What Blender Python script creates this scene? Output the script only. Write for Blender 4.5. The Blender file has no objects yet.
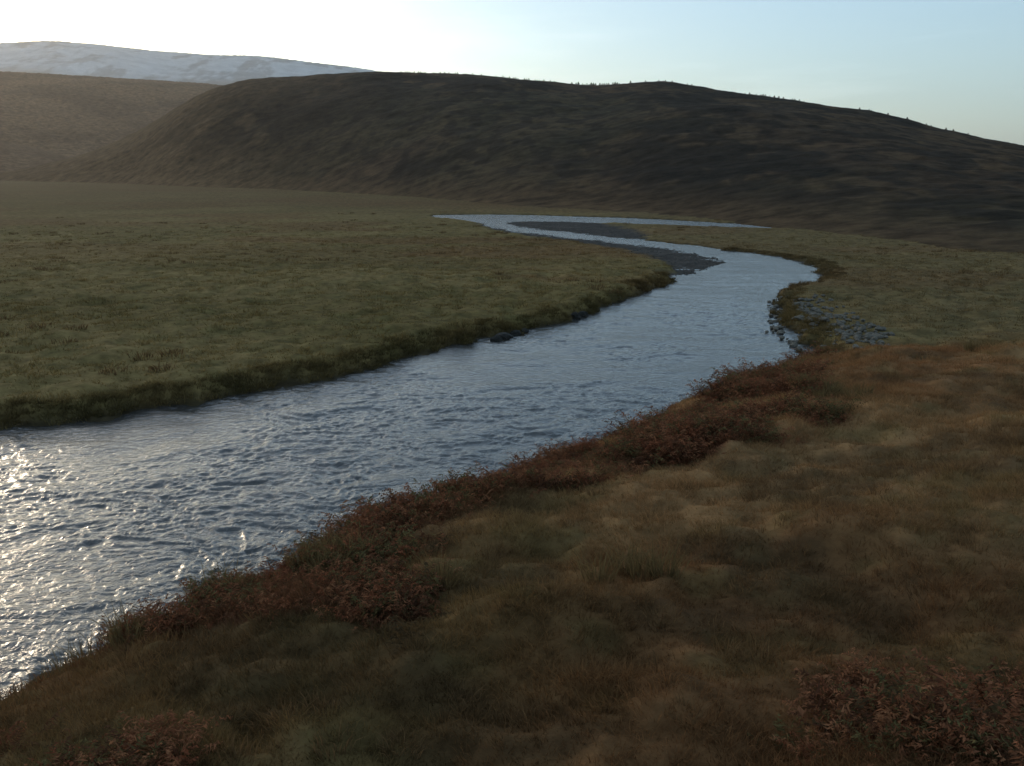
import bpy, math, numpy as np
from mathutils import Vector
rng=np.random.default_rng(7)
F=1005.0; H=12.0; YH=165.0
P=math.atan((383-YH)/F); cp,sp=math.cos(P),math.sin(P)
def gp(px,py,z=0.0):
    r=(px-512)/F;u=(383-py)/F
    d=(r,cp+u*sp,-sp+u*cp); t=(z-H)/d[2]
    return (d[0]*t,d[1]*t)
def azel(px,py):
    r=(px-512)/F;u=(383-py)/F
    d=(r,cp+u*sp,-sp+u*cp)
    return math.atan2(d[0],d[1]), d[2]/math.hypot(d[0],d[1])
# ---------- noise
def h2(ix,iy,s):
    n=(ix.astype(np.int64)*374761393+iy.astype(np.int64)*668265263+s*974634777)&0xffffffff
    n=((n^(n>>13))*1274126177)&0xffffffff
    n=(n^(n>>16))&0xffffffff
    return n/4294967295.0
def vn(x,y,s=0):
    ix=np.floor(x);iy=np.floor(y);fx=x-ix;fy=y-iy
    fx=fx*fx*(3-2*fx);fy=fy*fy*(3-2*fy)
    a=h2(ix,iy,s);b=h2(ix+1,iy,s);c=h2(ix,iy+1,s);d=h2(ix+1,iy+1,s)
    return (a*(1-fx)+b*fx)*(1-fy)+(c*(1-fx)+d*fx)*fy
def fbm(x,y,o=4,s=0):
    t=0;a=.5;k=0
    for i in range(o):
        th=.6*i;cx,sx=math.cos(th),math.sin(th)
        t=t+a*vn((x*cx-y*sx)*2**i+17.3*i,(x*sx+y*cx)*2**i-9.1*i,s+i);k+=a;a*=.5
    return t/k
def sm(t): 
    t=np.clip(t,0,1);return t*t*(3-2*t)
# ---------- outlines
far_px=[(770,226),(720,223),(650,219),(560,216),(500,214.6),(435,214.8),(432,217),(470,221),(500,229),(560,237),(620,243),(660,248),(700,254),(730,263),
 (705,268),(685,274),(668,284),(640,295),(610,306),(580,318),(530,330),(480,338),(440,349),(400,362),(350,375),(280,389),(200,403),(130,414),(60,425),(0,431),(-120,446),(-300,470)]
near_px=[(-300,860),(-120,750),(0,690),(60,660),(130,630),(190,602),(260,574),(310,550),(360,522),(440,494),(500,470),(560,452),(590,444),(620,428),(680,400),(740,379),(775,364),(806,357)]
right_px=[(811,348),(803,338),(787,329),(777,318),(777,305),(781,296),(797,290),(817,284),(824,275),(815,267),(790,259),(740,252),(680,244),(620,238),(570,233),(520,228),(503,223.5),(520,221),(580,222),(650,225),(720,227.5),(770,229)]
A=[gp(*p) for p in far_px]; B=[gp(x,y,0.5) for x,y in near_px]; C=[gp(*p) for p in right_px]
ext_r=[(A[0][0]+60,A[0][1]-2),]; ext_r2=[(C[-1][0]+60,C[-1][1]-4)]
river=ext_r+A+B+C+ext_r2
def chaikin(p,n=1):
    p=np.array(p,float)
    for _ in range(n):
        q=np.roll(p,-1,0)
        p=np.stack([p*.75+q*.25,p*.25+q*.75],1).reshape(-1,2)
    return p
river=chaikin(river,1)
nearpoly=[(x,y) for x,y in B]+[gp(850,354,1.0),gp(920,352,1.0),gp(1024,347,1.0),gp(1200,342,1.0),gp(1600,338,1.0),(140,40),(140,-60),(-80,-60),(-60,B[0][1])]
nearpoly=chaikin(nearpoly,1)
def sdf(x,y,poly):
    d=np.full(x.shape,1e12);ins=np.zeros(x.shape,bool)
    q=np.roll(poly,-1,0)
    for (ax,ay),(bx,by) in zip(poly,q):
        ex,ey=bx-ax,by-ay;L=ex*ex+ey*ey+1e-12
        t=np.clip(((x-ax)*ex+(y-ay)*ey)/L,0,1)
        dx=x-ax-t*ex;dy=y-ay-t*ey
        d=np.minimum(d,dx*dx+dy*dy)
        if ay!=by:
            c=((ay>y)!=(by>y))&(x<ex*(y-ay)/ey+ax)
            ins^=c
    d=np.sqrt(d);return np.where(ins,-d,d)
gravel=chaikin([gp(*p) for p in [(480,224),(520,234),(570,240),(620,247),(660,256),(690,270),(672,281),(735,266),(725,256),(600,240),(640,240),(625,230),(560,217),(495,220)]],1)
def height(x,y):
    x=np.asarray(x,float);y=np.asarray(y,float)
    d=np.hypot(x,y)
    sd=np.full(x.shape,500.);ns=np.full(x.shape,-500.);gr=np.zeros(x.shape)
    m=(d<420)
    wob=(fbm(x[m]*.35,y[m]*.35,2,5)-.5)*2.0*np.clip(d[m]/60,.4,1.2)+(fbm(x[m]*1.3,y[m]*1.3,3,6)-.5)*1.5
    sd[m]=sdf(x[m],y[m],river)+wob
    ns[m]=-sdf(x[m],y[m],nearpoly)
    gr[m]=sm(1-(sdf(x[m],y[m],gravel)+wob*1.5)/3.5)
    gr*= (y>70)
    low=sm((y-95)/50)
    hb=(0.9*(1-low)+0.28*low)*(1-.75*gr)
    wid=1.5*(1-gr)+6*gr
    rim=fbm(x*.5,y*.5,3,31)
    z=np.where(sd>0,hb*(.6+.8*rim)*sm(sd/(wid*(.3+1.8*rim))),-.8*sm(-sd/2.0))
    out=sm(sd/4)
    z=z+out*(1-gr)*((fbm(x*.06,y*.06,4,11)-.5)*1.3*sm(sd/25)*(1-.6*low)+(fbm(x*.9,y*.9,3,12)-.5)*.30)
    z=z+np.clip(d-350,0,None)*.0015
    n=np.clip(ns,0,None)
    z=z+np.where(sd>0,sm(n/7)*.9+.085*np.minimum(n,55)+(fbm(x*.16,y*.16,3,21)-.5)*1.2*sm(n/9)+(fbm(x*1.1,y*1.1,3,22)-.5)*.36*sm(n/2),0)
    return z,sd,ns,gr
def mix(a,b,t): return a*(1-t[...,None])+b*t[...,None]
c=lambda *v: np.array(v,float)
OLIVE=c(.150,.106,.040);OLIVE2=c(.196,.136,.054);GREEN=c(.098,.083,.031)
RUST=c(.185,.082,.034);STRAW=c(.27,.148,.064);BANK=c(.042,.032,.018);GRAV=c(.062,.054,.048)
def redmask(x,y,ns):
    """bracken cover on the near bank, 0..1"""
    m=fbm(x*.16+3.1,y*.16,3,55);m2=fbm(x*.5,y*.5,3,56)
    w=3.8+7.0*sm((y-26)/10)*sm((19-x)/8)
    e=sm((w*(.45+1.1*m)-ns)/2.5)*sm((ns-.2)/.5)*sm((19-x)/5)
    p=sm((m*.5+m2*.5-.45)*9)*sm((10-ns)/3)*sm((27-y)/6)*(x<-2)
    cx,cy=gp(1020,700,4.2);cr=sm((1.15-np.hypot((x-cx)/2.9,(y-cy)/3.0)+(m2-.5)*1.6)*2)
    return np.clip(np.maximum(np.maximum(e*sm((m2-.30)*6),p*.8),cr*.5),0,1)
def colour(x,y,sd,ns,gr,bank=True):
    a=fbm(x*.05,y*.05,4,41);b=fbm(x*.4,y*.4,3,42);e=fbm(x*.013,y*.03,3,43)
    col=mix(np.broadcast_to(OLIVE,x.shape+(3,)),OLIVE2,sm((a-.35)*3))
    col=mix(col,GREEN,sm((b-.45)*3)*.5)
    col=mix(col,STRAW*.55,sm((e-.5)*5)*sm((y-80)/120)*.6)
    col=mix(col,RUST*.75,sm((fbm(x*.03+5,y*.05,3,49)-.54)*9)*.4)
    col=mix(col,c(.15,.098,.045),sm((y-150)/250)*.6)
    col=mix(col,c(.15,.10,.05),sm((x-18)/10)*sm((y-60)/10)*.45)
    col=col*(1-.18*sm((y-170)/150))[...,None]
    a2=fbm(x*.11,y*.11,4,44);b2=fbm(x*.7,y*.7,3,45)
    nc=mix(np.broadcast_to(STRAW,x.shape+(3,)),RUST*1.1,sm((a2-.35)*3.5)*.7)
    nc=mix(nc,GREEN*1.2,sm((b2-.5)*5)*.35)
    nc=mix(nc,GREEN*1.35,sm(1-abs(ns-8)/9)*.45*sm((34-y)/14)*sm((6-x)/8))
    nc=mix(nc,c(.08,.05,.026),sm((fbm(x*.35,y*.35,3,48)-.55)*8)*.5)
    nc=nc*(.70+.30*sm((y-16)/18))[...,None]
    nc=mix(nc,c(.13,.048,.026),redmask(x,y,ns)*.8)
    nm=sm((ns+1)/2.5)
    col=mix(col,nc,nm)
    if bank: col=mix(col,BANK,sm(1-(sd-.1)/1.1))
    col=mix(col,GRAV*(.6+.8*b[...,None]),gr)
    return col
# ---------- mesh helpers
def mk(name,V,Fq,cols=None,mat=None,smooth=True,k=4):
    me=bpy.data.meshes.new(name)
    V=np.ascontiguousarray(V,np.float32);Fq=np.ascontiguousarray(Fq,np.int32)
    me.vertices.add(len(V));me.vertices.foreach_set('co',V.ravel())
    k=Fq.shape[1]
    me.loops.add(Fq.size);me.loops.foreach_set('vertex_index',Fq.ravel())
    me.polygons.add(len(Fq));me.polygons.foreach_set('loop_start',np.arange(0,Fq.size,k,dtype=np.int32))
    me.polygons.foreach_set('loop_total',np.full(len(Fq),k,np.int32))
    me.polygons.foreach_set('use_smooth',np.full(len(Fq),smooth,bool))
    if cols is not None:
        at=me.color_attributes.new('Col','FLOAT_COLOR','POINT')
        cc=np.ones((len(V),4),np.float32);cc[:,:3]=cols
        at.data.foreach_set('color',cc.ravel())
    me.update(calc_edges=True);me.validate()
    ob=bpy.data.objects.new(name,me);bpy.context.scene.collection.objects.link(ob)
    if mat: me.materials.append(mat)
    return ob
def gridfaces(nr,nc):
    i=np.arange(nr*nc).reshape(nr,nc)
    return np.stack([i[:-1,:-1],i[:-1,1:],i[1:,1:],i[1:,:-1]],-1).reshape(-1,4)
def material(name):
    m=bpy.data.materials.new(name);m.use_nodes=True
    nt=m.node_tree;return m,nt,nt.nodes['Principled BSDF']
def surf(name,scale=1.5,detail=8,lo=.55,hi=1.45,bump=.6,bdist=.15,rough=1.,base=None,bscale=None,vscale=None):
    m,nt,b=material(name);N=nt.nodes;L=nt.links
    tc=N.new('ShaderNodeTexCoord')
    n=N.new('ShaderNodeTexNoise');n.inputs['Scale'].default_value=scale;n.inputs['Detail'].default_value=detail;n.inputs['Roughness'].default_value=.68
    L.new(tc.outputs['Object'],n.inputs['Vector'])
    r=N.new('ShaderNodeMapRange');r.inputs['From Min'].default_value=.3;r.inputs['From Max'].default_value=.7;r.inputs['To Min'].default_value=lo;r.inputs['To Max'].default_value=hi
    L.new(n.outputs['Fac'],r.inputs['Value'])
    mu=N.new('ShaderNodeVectorMath');mu.operation='SCALE'
    if base is None:
        at=N.new('ShaderNodeAttribute');at.attribute_name='Col';L.new(at.outputs['Color'],mu.inputs[0])
    else: mu.inputs[0].default_value=base
    L.new(r.outputs['Result'],mu.inputs['Scale']);L.new(mu.outputs[0],b.inputs['Base Color'])
    b.inputs['Roughness'].default_value=rough;b.inputs['Specular IOR Level'].default_value=.03
    n2=N.new('ShaderNodeTexNoise');n2.inputs['Scale'].default_value=bscale or scale*2;n2.inputs['Detail'].default_value=8;n2.inputs['Roughness'].default_value=.65
    L.new(tc.outputs['Object'],n2.inputs['Vector'])
    bp=N.new('ShaderNodeBump');bp.inputs['Strength'].default_value=bump;bp.inputs['Distance'].default_value=bdist
    L.new(n2.outputs['Fac'],bp.inputs['Height']);L.new(bp.outputs[0],b.inputs['Normal'])
    return m
def blade_mat(name,tr=.35):
    m,nt,b=material(name);N=nt.nodes;L=nt.links
    at=N.new('ShaderNodeAttribute');at.attribute_name='Col'
    L.new(at.outputs['Color'],b.inputs['Base Color']);b.inputs['Roughness'].default_value=1;b.inputs['Specular IOR Level'].default_value=.05
    t=N.new('ShaderNodeBsdfTranslucent');L.new(at.outputs['Color'],t.inputs['Color'])
    mx=N.new('ShaderNodeMixShader');mx.inputs[0].default_value=tr
    L.new(b.outputs[0],mx.inputs[1]);L.new(t.outputs[0],mx.inputs[2])
    L.new(mx.outputs[0],N['Material Output'].inputs['Surface'])
    return m
# ---------- ground sheet
NA=1100;NR=1000
az=np.radians(np.linspace(-70,70,NA));rr=np.exp(np.linspace(math.log(1.5),math.log(9000),NR))
R,T=np.meshgrid(rr,az,indexing='ij');X=R*np.sin(T);Y=R*np.cos(T)
Z,SD,NS,GR=height(X,Y)
col=colour(X,Y,SD,NS,GR)
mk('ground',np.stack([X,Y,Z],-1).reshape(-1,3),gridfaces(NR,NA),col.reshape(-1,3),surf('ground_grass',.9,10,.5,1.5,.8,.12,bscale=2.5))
# ---------- river
NA2=1150;NR2=1150
az=np.radians(np.linspace(-44,30,NA2));rr=np.exp(np.linspace(math.log(15),math.log(330),NR2))
R,T=np.meshgrid(rr,az,indexing='ij');X=R*np.sin(T);Y=R*np.cos(T)
s=sdf(X,Y,river)
fa=np.clip(1.25-R/160,.25,1)
ux=X+2.6*(fbm(X*.3,Y*.3,2,3)-.5);uy=Y+2.6*(fbm(X*.3,Y*.3,2,4)-.5)
w0=fbm(ux*.30,uy*.55,2,60)-.5
w1=fbm(ux*.9,uy*1.7,3,61)-.5
w2=1-abs(2*fbm(ux*1.3,uy*2.6,3,63)-1)
w3=1-abs(2*fbm(ux*3.2,uy*5.4,2,64)-1)
rapid=sm((fbm(X*.11,Y*.11,3,66)-.36)*5)
ZW=fa*(w0*.18+w1*.12*(.4+.6*rapid)+(w2-.8)*.105*(.15+.85*rapid)+(w3-.8)*.032*(.3+.7*rapid))
f=gridfaces(NR2,NA2);keep=(s.reshape(-1)[f]<2.8).all(1)
f=f[keep];u,inv=np.unique(f,return_inverse=True)
mw,nt,b=material('river_water');N=nt.nodes;L=nt.links
b.inputs['Base Color'].default_value=(.045,.042,.039,1);b.inputs['Roughness'].default_value=.16;b.inputs['IOR'].default_value=1.45
tc=N.new('ShaderNodeTexCoord')
n1=N.new('ShaderNodeTexNoise');n1.inputs['Scale'].default_value=3.2;n1.inputs['Detail'].default_value=5;n1.inputs['Roughness'].default_value=.55;n1.inputs['Distortion'].default_value=.8
L.new(tc.outputs['Object'],n1.inputs['Vector'])
bp=N.new('ShaderNodeBump');bp.inputs['Strength'].default_value=1;bp.inputs['Distance'].default_value=.055
L.new(n1.outputs['Fac'],bp.inputs['Height']);L.new(bp.outputs[0],b.inputs['Normal'])
mk('river',np.stack([X,Y,ZW],-1).reshape(-1,3)[u],inv.reshape(-1,4),None,mw)
# ---------- hills
def hill(name,crest,base_px,dc,mat,colfn,back=1.6,power=1.25,rough=1.,NAh=700,NRh=260,seed=0,dbf=None):
    ce=[azel(px,py) for px,py in crest]
    a=np.array([e[0] for e in ce]);el=np.array([e[1] for e in ce])
    az=np.linspace(a[0],a[-1],NAh)
    def sint(xx,xp,fp):
        v=np.interp(xx,xp,fp);k=np.hanning(25);k/=k.sum()
        return np.convolve(np.pad(v,12,mode='edge'),k,'valid')
    E=sint(az,a,el);DC=sint(az,a,np.array(dc,float));DB=sint(az,a,np.array(dbf,float))
    ZC=H+E*DC
    t=np.concatenate([np.linspace(-.08,1,NRh),np.linspace(1,2,60)[1:]])
    Tt,AZ=np.meshgrid(t,az,indexing='ij')
    D=DB+(DC-DB)*Tt
    X=D*np.sin(AZ);Y=D*np.cos(AZ)
    tt=np.clip(Tt,0,None)
    S=np.where(tt<=1,(1-(1-np.clip(tt,0,1)**power)**1.6),1-.55*(tt-1)**2)
    sc=(DC-DB)/350.
    nz=(fbm(X/130/sc.mean(),Y/130/sc.mean(),4,seed+70)-.5)
    env=np.sin(np.clip(tt,0,1)*math.pi)**.8*(tt<=1)
    Z=ZC*S+env*(nz*17*rough)*sc.mean()*np.clip(ZC/60,.1,1)
    Z=Z+(fbm(X/8,Y/8,4,seed+80)-.5)*1.9*np.clip(tt*6,0,1)*sc.mean()
    Z=np.where(Tt<0,-6*(-Tt/.08)+.3,Z+.3)
    cc=colfn(X,Y,Z,tt,AZ)
    return mk(name,np.stack([X,Y,Z],-1).reshape(-1,3),gridfaces(len(t),NAh),cc.reshape(-1,3),mat),X,Y,Z,Tt
hm=surf('hill_heather',.16,12,.35,1.65,.8,.8,bscale=.4)
HB=c(.054,.034,.020);HD=c(.019,.015,.011);HO=c(.105,.062,.031);HG=c(.050,.040,.021)
def hcol(X,Y,Z,t,AZ):
    a=fbm(X/60,Y/90,5,90);b=fbm(X/16,Y/30,4,92);e=fbm(X/140+3,Y/140,3,94);g=fbm(X/6,Y/12,3,95)
    col=mix(np.broadcast_to(HB,X.shape+(3,)),HD,sm((a-.42)*7)*.85)
    col=mix(col,HO,sm((b-.5)*7)*.45)
    col=mix(col,HG,sm((e-.5)*5)*.5)
    col=mix(col,HD,sm((g-.5)*8)*.7)
    col=mix(col,HO*1.1,sm(1-t*7)*.6)
    left_veil=sm((-.10-AZ)/.28)
    col=mix(col,HO*1.4,left_veil*.75)  # haze veil painted into the colour: paler and warmer towards the left
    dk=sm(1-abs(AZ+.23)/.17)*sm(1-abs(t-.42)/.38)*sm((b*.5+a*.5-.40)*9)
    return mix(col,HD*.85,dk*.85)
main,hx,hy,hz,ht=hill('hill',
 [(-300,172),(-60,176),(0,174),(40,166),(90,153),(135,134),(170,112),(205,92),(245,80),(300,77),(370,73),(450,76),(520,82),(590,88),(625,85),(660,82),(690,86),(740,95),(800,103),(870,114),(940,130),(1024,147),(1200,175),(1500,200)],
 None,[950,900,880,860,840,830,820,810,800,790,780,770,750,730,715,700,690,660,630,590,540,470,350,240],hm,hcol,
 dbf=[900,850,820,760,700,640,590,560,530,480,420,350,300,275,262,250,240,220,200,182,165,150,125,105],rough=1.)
def lcol(X,Y,Z,t,AZ):
    a=fbm(X/110,Y/110,5,190)
    col=mix(np.broadcast_to(c(.17,.10,.056),X.shape+(3,)),c(.09,.055,.033),sm((a-.4)*4)*.6)  # albedo raised and warmed to paint haze onto the left hills
    return mix(col,c(.18,.11,.06),sm(1-t*5)*.6)
hill('hill',[(-700,60),(-300,66),(-100,70),(0,74),(60,77),(120,80),(210,86),(300,95),(420,120)],None,[2200]*9,hm,lcol,dbf=[1100]*9,NAh=500,NRh=200,seed=5,power=1.1,rough=.5)
hill('hill',[(-500,120),(-200,128),(-60,132),(0,141),(40,149),(80,160),(120,171),(170,178)],None,[1150]*8,hm,lcol,dbf=[850]*8,NAh=300,NRh=120,seed=9,rough=.6)
sm_=surf('mountain_snow',.012,12,.8,1.15,1,10,bscale=.02)
def scol(X,Y,Z,t,AZ):
    a=fbm(X/60,Y/200,5,290);b=fbm(X/300,Y/300,4,291);g=fbm(X/22,Y/60,3,293)
    col=mix(np.broadcast_to(c(.55,.55,.55),X.shape+(3,)),c(.28,.26,.25),sm((a*.5+b*.3+g*.2-.49)*9)*.65)
    return mix(col,c(.33,.29,.26),sm(1-(Z-300+120*(b-.5))/80))
hill('snow_mountain',[(-900,70),(-500,50),(-200,52),(0,45),(50,42),(100,46),(150,52),(200,57),(260,59),(310,66),(370,74),(450,90),(560,120)],None,[5200]*13,sm_,scol,dbf=[3300]*13,NAh=600,NRh=200,seed=13,power=1.,rough=1.0)
hill('snow_mountain',[(880,150),(925,131),(945,129),(965,134),(1000,150)],None,[5000]*5,sm_,lambda X,Y,Z,t,A:np.broadcast_to(c(.6,.63,.66),X.shape+(3,)).copy(),dbf=[4200]*5,NAh=120,NRh=60,seed=23)
# ---------- blades
def blades(name,x,y,z,h,w,nb,spread,cols,mat,lean=.5,cvar=.3):
    n=len(x);i=np.repeat(np.arange(n),nb);m=len(i)
    a=rng.uniform(0,2*math.pi,m);r=spread*np.sqrt(rng.uniform(0,1,m))
    bx=x[i]+np.cos(a)*r;by=y[i]+np.sin(a)*r;bz=z[i]-.05
    hh=h[i]*rng.uniform(.55,1.15,m);ww=w*rng.uniform(.7,1.3,m)
    la=a+rng.normal(0,.7,m);ln=hh*lean*rng.uniform(.3,1.5,m)
    wa=rng.uniform(0,2*math.pi,m);dx=np.cos(wa)*ww*.5;dy=np.sin(wa)*ww*.5
    V=np.empty((m,5,3))
    V[:,0]=np.stack([bx-dx,by-dy,bz],1);V[:,1]=np.stack([bx+dx,by+dy,bz],1)
    mx=bx+np.cos(la)*ln*.35;my=by+np.sin(la)*ln*.35
    V[:,2]=np.stack([mx+dx*.8,my+dy*.8,bz+hh*.6],1);V[:,3]=np.stack([mx-dx*.8,my-dy*.8,bz+hh*.6],1)
    V[:,4]=np.stack([bx+np.cos(la)*ln,by+np.sin(la)*ln,bz+hh*.95],1)
    k=np.arange(m)[:,None]*5
    Fc=np.concatenate([k+np.array([0,1,2]),k+np.array([0,2,3]),k+np.array([3,2,4])])
    cc=cols[i]*(1+rng.uniform(-cvar,cvar,(m,1)))
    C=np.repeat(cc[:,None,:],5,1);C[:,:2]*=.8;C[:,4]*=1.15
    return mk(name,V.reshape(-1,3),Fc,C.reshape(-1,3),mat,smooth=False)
gm=blade_mat('grass_blades',.42)
def scatter(n,dmin,dmax,amin,amax,pw=1.):
    u=rng.uniform(0,1,n);d=(dmin**pw+(dmax**pw-dmin**pw)*u)**(1/pw)
    a=np.radians(rng.uniform(amin,amax,n));x=d*np.sin(a);y=d*np.cos(a)
    z,sd,ns,gr=height(x,y);return x,y,z,sd,ns,gr
x,y,z,sd,ns,gr=scatter(62000,9,85,-38,38,1.4)
k=(ns>.0)&(sd>.35);x,y,z,sd,ns,gr=[q[k] for q in (x,y,z,sd,ns,gr)]
cl=colour(x,y,sd,ns,gr,False);hh=.07+.42*fbm(x*.55,y*.55,3,51)**2+rng.uniform(0,.08,len(x))
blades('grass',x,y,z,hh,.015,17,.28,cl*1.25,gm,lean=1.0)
x,y,z,sd,ns,gr=scatter(66000,40,260,-40,38,1.0)
k=(ns<=0)&(sd>.25)&(gr<.3)&(rng.uniform(0,1,len(x))<sm((262-np.hypot(x,y))/130));x,y,z,sd,ns,gr=[q[k] for q in (x,y,z,sd,ns,gr)]
cl=colour(x,y,sd,ns,gr,False);hh=(.07+.42*fbm(x*.4,y*.4,3,52)**2)
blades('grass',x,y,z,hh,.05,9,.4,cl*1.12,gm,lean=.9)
x,y,z,sd,ns,gr=scatter(160000,30,150,-34,22,1.0)
k=(ns<=0)&(sd>.3)&(sd<1.8)&(gr<.3);x,y,z,sd,ns,gr=[q[k][:9500] for q in (x,y,z,sd,ns,gr)]
cl=colour(x,y,sd,ns,gr,False)*(.5+.6*fbm(x*.6,y*.6,3,59))[:,None]
blades('grass',x,y,z,.10+.5*fbm(x*.7,y*.7,2,53)**1.5,.035,14,.3,cl,gm,lean=1.2)
# ---------- bracken
def bracken(x,y,z,s,cols):
    Vs=[];Cs=[]
    n=len(x);nf=12;m=n*nf;i=np.repeat(np.arange(n),nf)
    a=rng.uniform(0,2*math.pi,m);Lf=s[i]*rng.uniform(.5,1.1,m);rise=rng.uniform(.3,1.7,m)
    bx=x[i]+rng.normal(0,.35,m)*s[i];by=y[i]+rng.normal(0,.35,m)*s[i];bz=z[i]-.05
    np_=10;bend=rng.normal(0,.5,m)
    for j in range(np_):
        t=(j+1)/np_
        aa=a+bend*t
        out=Lf*(.65*t);up=Lf*rise*(1.3*t-.8*t*t)
        cx=bx+np.cos(aa)*out;cy=by+np.sin(aa)*out;cz=bz+up+rng.normal(0,.015,m)
        for sg in(-1,1):
            ll=Lf*.22*(1.1-t)*rng.uniform(.4,1.4,m)+.02
            pa=aa+sg*1.2+rng.normal(0,.35,m)
            tx=cx+np.cos(pa)*ll;ty=cy+np.sin(pa)*ll;tz=cz-ll*rng.uniform(-.6,1.,m)
            wd=Lf*.03
            V=np.stack([np.stack([cx-np.cos(a)*wd,cy-np.sin(a)*wd,cz],1),np.stack([cx+np.cos(a)*wd,cy+np.sin(a)*wd,cz+.01],1),np.stack([tx,ty,tz],1)],1)
            Vs.append(V);cc=cols[i]*(1+rng.uniform(-.4,.4,(m,1)))*(.7+.5*t);Cs.append(np.repeat(cc[:,None],3,1))
    V=np.concatenate(Vs).reshape(-1,3);C=np.concatenate(Cs).reshape(-1,3)
    mk('bracken',V,np.arange(len(V)).reshape(-1,3),C,blade_mat('bracken_fronds',.45),smooth=False)
x,y,z,sd,ns,gr=scatter(46000,10,75,-36,30,1.4)
rm=redmask(x,y,ns)
msk=fbm(x*.4,y*.4,3,58)
k=(rng.uniform(0,1,len(x))<rm*(.10+.9*msk))&(sd>.5)
x,y,z,ns,msk=x[k],y[k],z[k],ns[k],msk[k]
v=rng.uniform(0,1,len(x))
cb=mix(np.broadcast_to(c(.23,.080,.040),(len(x),3)),c(.30,.135,.065),v)
cb=mix(cb,c(.14,.108,.045),(rng.uniform(0,1,len(x))<.25)*1.)
cb=mix(cb,c(.07,.035,.02),(rng.uniform(0,1,len(x))<.2)*.7)
print('bracken',len(x))
far_=(.8+.2*sm((y-20)/15))
bracken(x,y,z,(.28+.75*np.clip(msk*2-.6,0,1)+.2*rng.uniform(0,1,len(x)))*far_,cb)
# ---------- rushes
pts=[(735,378,1.0),(742,380,1.),(822,422,1.6),(805,415,1.5),(850,428,1.6),(310,588,1.2),(325,590,1.2),(345,580,1.2),(552,452,.9),(165,612,1.),(190,606,1.),(110,640,1.),(435,600,1.8),(640,600,2.2),(770,388,1.2),(975,380,1.2),(1000,382,1.2),(60,668,1.),(215,600,1.)]
px=[];py=[]
for a_,b_,z_ in pts:
    q=gp(a_,b_,z_)
    for _ in range(4): px.append(q[0]+rng.normal(0,.5));py.append(q[1]+rng.normal(0,.5))
px=np.array(px);py=np.array(py);z,sd,ns,gr=height(px,py)
blades('rushes',px,py,z,rng.uniform(.45,.95,len(px)),.02,90,.35,np.tile(c(.17,.115,.05),(len(px),1)),gm,lean=.6)
x,y,z,sd,ns,gr=scatter(700,12,75,-34,34,1.3)
k=(ns>2)&(fbm(x*.1,y*.1,3,67)>.47);x,y,z=x[k],y[k],z[k]
blades('rushes',x,y,z,rng.uniform(.2,.4,len(x)),.015,60,.32,mix(np.tile(c(.14,.085,.04),(len(x),1)),c(.21,.12,.055),rng.uniform(0,1,len(x))),gm,lean=.8)
x,y,z,sd,ns,gr=scatter(600,45,260,-34,34,1.)
k=(ns<=0)&(sd>1)&(gr<.3)&(fbm(x*.03,y*.03,3,57)>.52);x,y,z=x[k],y[k],z[k]
blades('rushes',x,y,z,np.full(len(x),.42),.05,50,.8,np.tile(c(.13,.08,.036),(len(x),1)),gm,lean=.8)
# ---------- stones
def stones(name,P_,S_,mat):
    import bmesh
    bm=bmesh.new();bmesh.ops.create_icosphere(bm,subdivisions=2,radius=1)
    bv=np.array([v.co[:] for v in bm.verts]);bf=np.array([[v.index for v in f.verts] for f in bm.faces]);bm.free()
    Vs=[];Fs=[]
    for i,(p,s) in enumerate(zip(P_,S_)):
        q=bv.copy();cell=vn(q[:,0]*1.3+i*7.1+q[:,2],q[:,1]*1.3+q[:,2]*1.7,i)
        q*=(.65+.6*cell)[:,None];q=q*np.array([rng.uniform(.8,1.4),rng.uniform(.7,1.1),rng.uniform(.45,.8)])*s
        a=rng.uniform(0,6.28);q[:,:2]=q[:,:2]@np.array([[math.cos(a),-math.sin(a)],[math.sin(a),math.cos(a)]])
        Vs.append(q+np.array(p));Fs.append(bf+len(bv)*i)
    return mk(name,np.concatenate(Vs),np.concatenate(Fs),None,mat,smooth=False)
st=surf('stone_grey',3,6,.5,1.5,.5,.05,base=(.15,.13,.105),rough=1)
P_=[];S_=[]
for _ in range(330):
    t=rng.uniform(0,1);a_=(795+t*82,306+t*42);q=gp(a_[0]+rng.normal(0,11),a_[1]+rng.normal(0,6),.6);P_.append(q);S_.append(rng.uniform(.1,.28))
for _ in range(50):
    t=rng.uniform(0,1);q=gp(775+rng.normal(0,3)+ (t>.6)*30*(t-.6)/.4,296+t*55,.2);P_.append(q);S_.append(rng.uniform(.1,.28))
P_=np.array(P_);zz=height(P_[:,0],P_[:,1])[0]
stones('rock_pile',np.column_stack([P_,np.maximum(zz,0)+.08]),S_,st)
sd_=surf('stone_wet',3,6,.6,1.4,.5,.05,base=(.03,.028,.025),rough=.6)
P_=[(*gp(497,341),.05),(*gp(503,339),.16),(*gp(509,338),.1),(*gp(516,335),.12),(*gp(524,332),.05),(*gp(576,319),.15),(*gp(583,317),.15)]
stones('river_boulders',P_,[.45,.6,.4,.5,.4,.5,.45],sd_)
x,y,z,sd,ns,gr=scatter(60000,90,240,-8,22,1.)
k=(gr>.5)&(sd>-.2);x,y,z=x[k][:2200],y[k][:2200],z[k][:2200]
stones('gravel_bar',np.column_stack([x,y,z]),rng.uniform(.05,.16,len(x)),surf('gravel',3,6,.6,1.4,.5,.05,base=(.085,.077,.068)))
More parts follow.
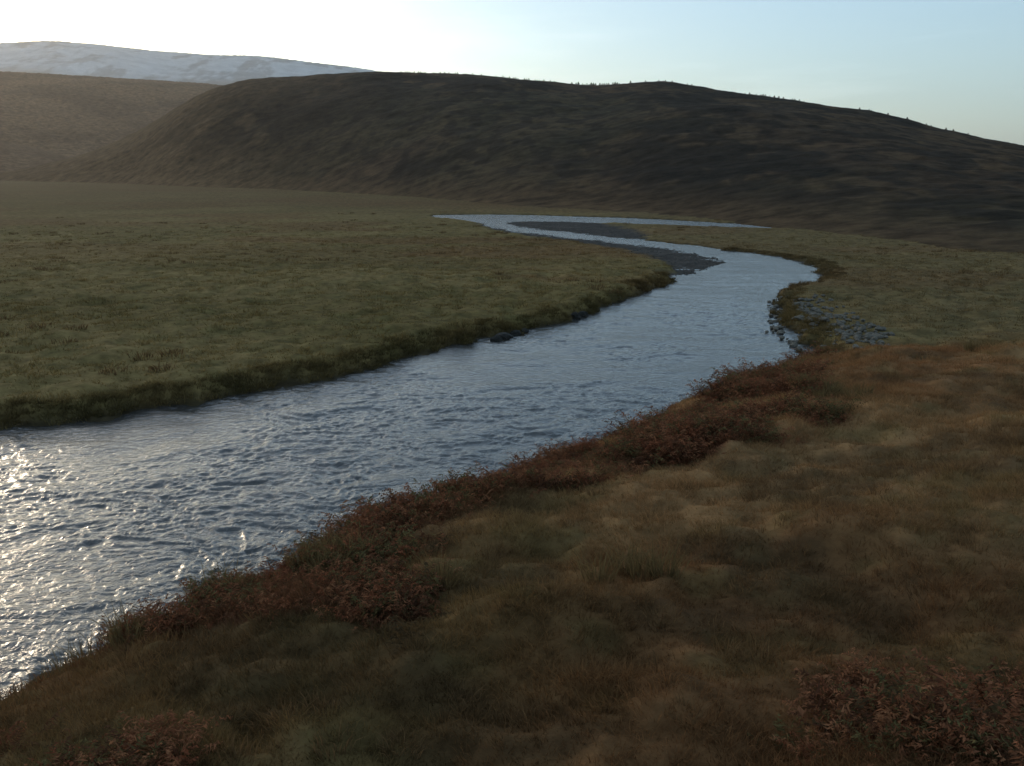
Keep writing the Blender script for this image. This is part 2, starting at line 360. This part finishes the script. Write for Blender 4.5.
# ---------- ridge trees
el_=(hz-H)/np.hypot(hx,hy);J=np.argmax(el_,0)
tx=[];ty=[];tz=[];th=[]
azs=np.arctan2(hx[5],hy[5])
for px_,s_ in [(v,.9) for v in rng.normal(600,12,34)]+[(v,.6) for v in rng.uniform(400,560,50)]+[(v,.6) for v in rng.normal(762,16,14)]+[(v,.5) for v in rng.uniform(640,980,30)]:
    a_=azel(px_,90)[0];i=int(np.argmin(abs(azs-a_)));j=J[i];tx.append(hx[j,i]);ty.append(hy[j,i]);tz.append(hz[j,i]);th.append(s_)
tV=[];tF=[];o=0
for X0,Y0,Z0,sc_ in zip(tx,ty,tz,th):
    hh_=rng.uniform(.9,2.6)*sc_;Z0-=.2
    for r_ in range(7):
        t0=.05+.85*r_/7;ra=hh_*.45*(1-t0)+.16
        for q in range(9):
            a_=rng.uniform(0,6.28);l=ra*rng.uniform(.6,1.4)
            zb=Z0+hh_*t0
            tV+= [(X0,Y0,zb+hh_*.16),(X0+math.cos(a_-.35)*l,Y0+math.sin(a_-.35)*l,zb-.1),(X0+math.cos(a_+.35)*l,Y0+math.sin(a_+.35)*l,zb-.1)];tF.append((o,o+1,o+2));o+=3
    for a_ in(0,2.1,4.2):
        tV+=[(X0,Y0,Z0+hh_*1.02),(X0+.08*math.cos(a_),Y0+.08*math.sin(a_),Z0-.5),(X0+.08*math.cos(a_+2.1),Y0+.08*math.sin(a_+2.1),Z0-.5)];tF.append((o,o+1,o+2));o+=3
mk('ridge_trees',np.array(tV),np.array(tF),np.tile(c(.04,.042,.025),(len(tV),1)),blade_mat('tree_foliage',.2),smooth=False)
# ---------- thin valley haze: a real volume of air over the whole landscape
hv=[(x_,y_,z_) for x_ in(-9500,9500) for y_ in(-3000,9500) for z_ in(-30,650)]
hf=[(0,1,3,2),(4,6,7,5),(0,4,5,1),(2,3,7,6),(0,2,6,4),(1,5,7,3)]
mh=bpy.data.materials.new('haze_air');mh.use_nodes=True;nt=mh.node_tree
nt.nodes.remove(nt.nodes['Principled BSDF'])
vs=nt.nodes.new('ShaderNodeVolumeScatter');vs.inputs['Density'].default_value=5.5e-5;vs.inputs['Anisotropy'].default_value=.75;vs.inputs['Color'].default_value=(1,.92,.82,1)
nt.links.new(vs.outputs[0],nt.nodes['Material Output'].inputs['Volume'])
mk('haze',np.array(hv,float),np.array(hf),None,mh,smooth=False)
# ---------- light
SAZ=math.radians(-34);SEL=math.radians(10)
sv=Vector((math.sin(SAZ)*math.cos(SEL),math.cos(SAZ)*math.cos(SEL),math.sin(SEL)))
l=bpy.data.lights.new('sun','SUN');l.energy=.5;l.angle=math.radians(2);l.color=(1,.78,.55)
lo=bpy.data.objects.new('sun',l);lo.rotation_euler=sv.to_track_quat('Z','Y').to_euler();bpy.context.scene.collection.objects.link(lo)
w=bpy.data.worlds.new('World');bpy.context.scene.world=w;w.use_nodes=True
nt=w.node_tree;bg=nt.nodes['Background']
sk=nt.nodes.new('ShaderNodeTexSky');sk.sky_type='NISHITA';sk.sun_disc=False;sk.sun_elevation=SEL;sk.sun_rotation=SAZ
sk.altitude=300;sk.air_density=1;sk.dust_density=1.6;sk.ozone_density=2
ma=nt.nodes.new('ShaderNodeVectorMath');ma.operation='MULTIPLY_ADD'
ma.inputs[1].default_value=(.97,1.03,1.11);ma.inputs[2].default_value=(1.5,2.05,2.3)
nt.links.new(sk.outputs[0],ma.inputs[0])
tc=nt.nodes.new('ShaderNodeTexCoord');mp=nt.nodes.new('ShaderNodeMapping');mp.inputs['Scale'].default_value=(3,3,26)
nt.links.new(tc.outputs['Generated'],mp.inputs['Vector'])
nn=nt.nodes.new('ShaderNodeTexNoise');nn.inputs['Scale'].default_value=1.5;nn.inputs['Detail'].default_value=6;nt.links.new(mp.outputs[0],nn.inputs['Vector'])
mr=nt.nodes.new('ShaderNodeMapRange');mr.inputs['From Min'].default_value=.55;mr.inputs['From Max'].default_value=.8;mr.inputs['To Max'].default_value=.9
nt.links.new(nn.outputs['Fac'],mr.inputs['Value'])
ad=nt.nodes.new('ShaderNodeVectorMath');ad.operation='ADD'
nt.links.new(ma.outputs[0],ad.inputs[0]);nt.links.new(mr.outputs[0],ad.inputs[1])
nt.links.new(ad.outputs[0],bg.inputs[0]);bg.inputs[1].default_value=.125
# ---------- camera
cam=bpy.data.cameras.new('camera');co=bpy.data.objects.new('camera',cam);bpy.context.scene.collection.objects.link(co)
cam.sensor_width=36;cam.lens=36*F/1024;cam.clip_end=30000;cam.clip_start=.1
co.location=(0,0,H);co.rotation_euler=(math.pi/2-P,0,0);bpy.context.scene.camera=co
s_=bpy.context.scene;s_.view_settings.view_transform='Standard';s_.view_settings.look='None';s_.view_settings.exposure=0
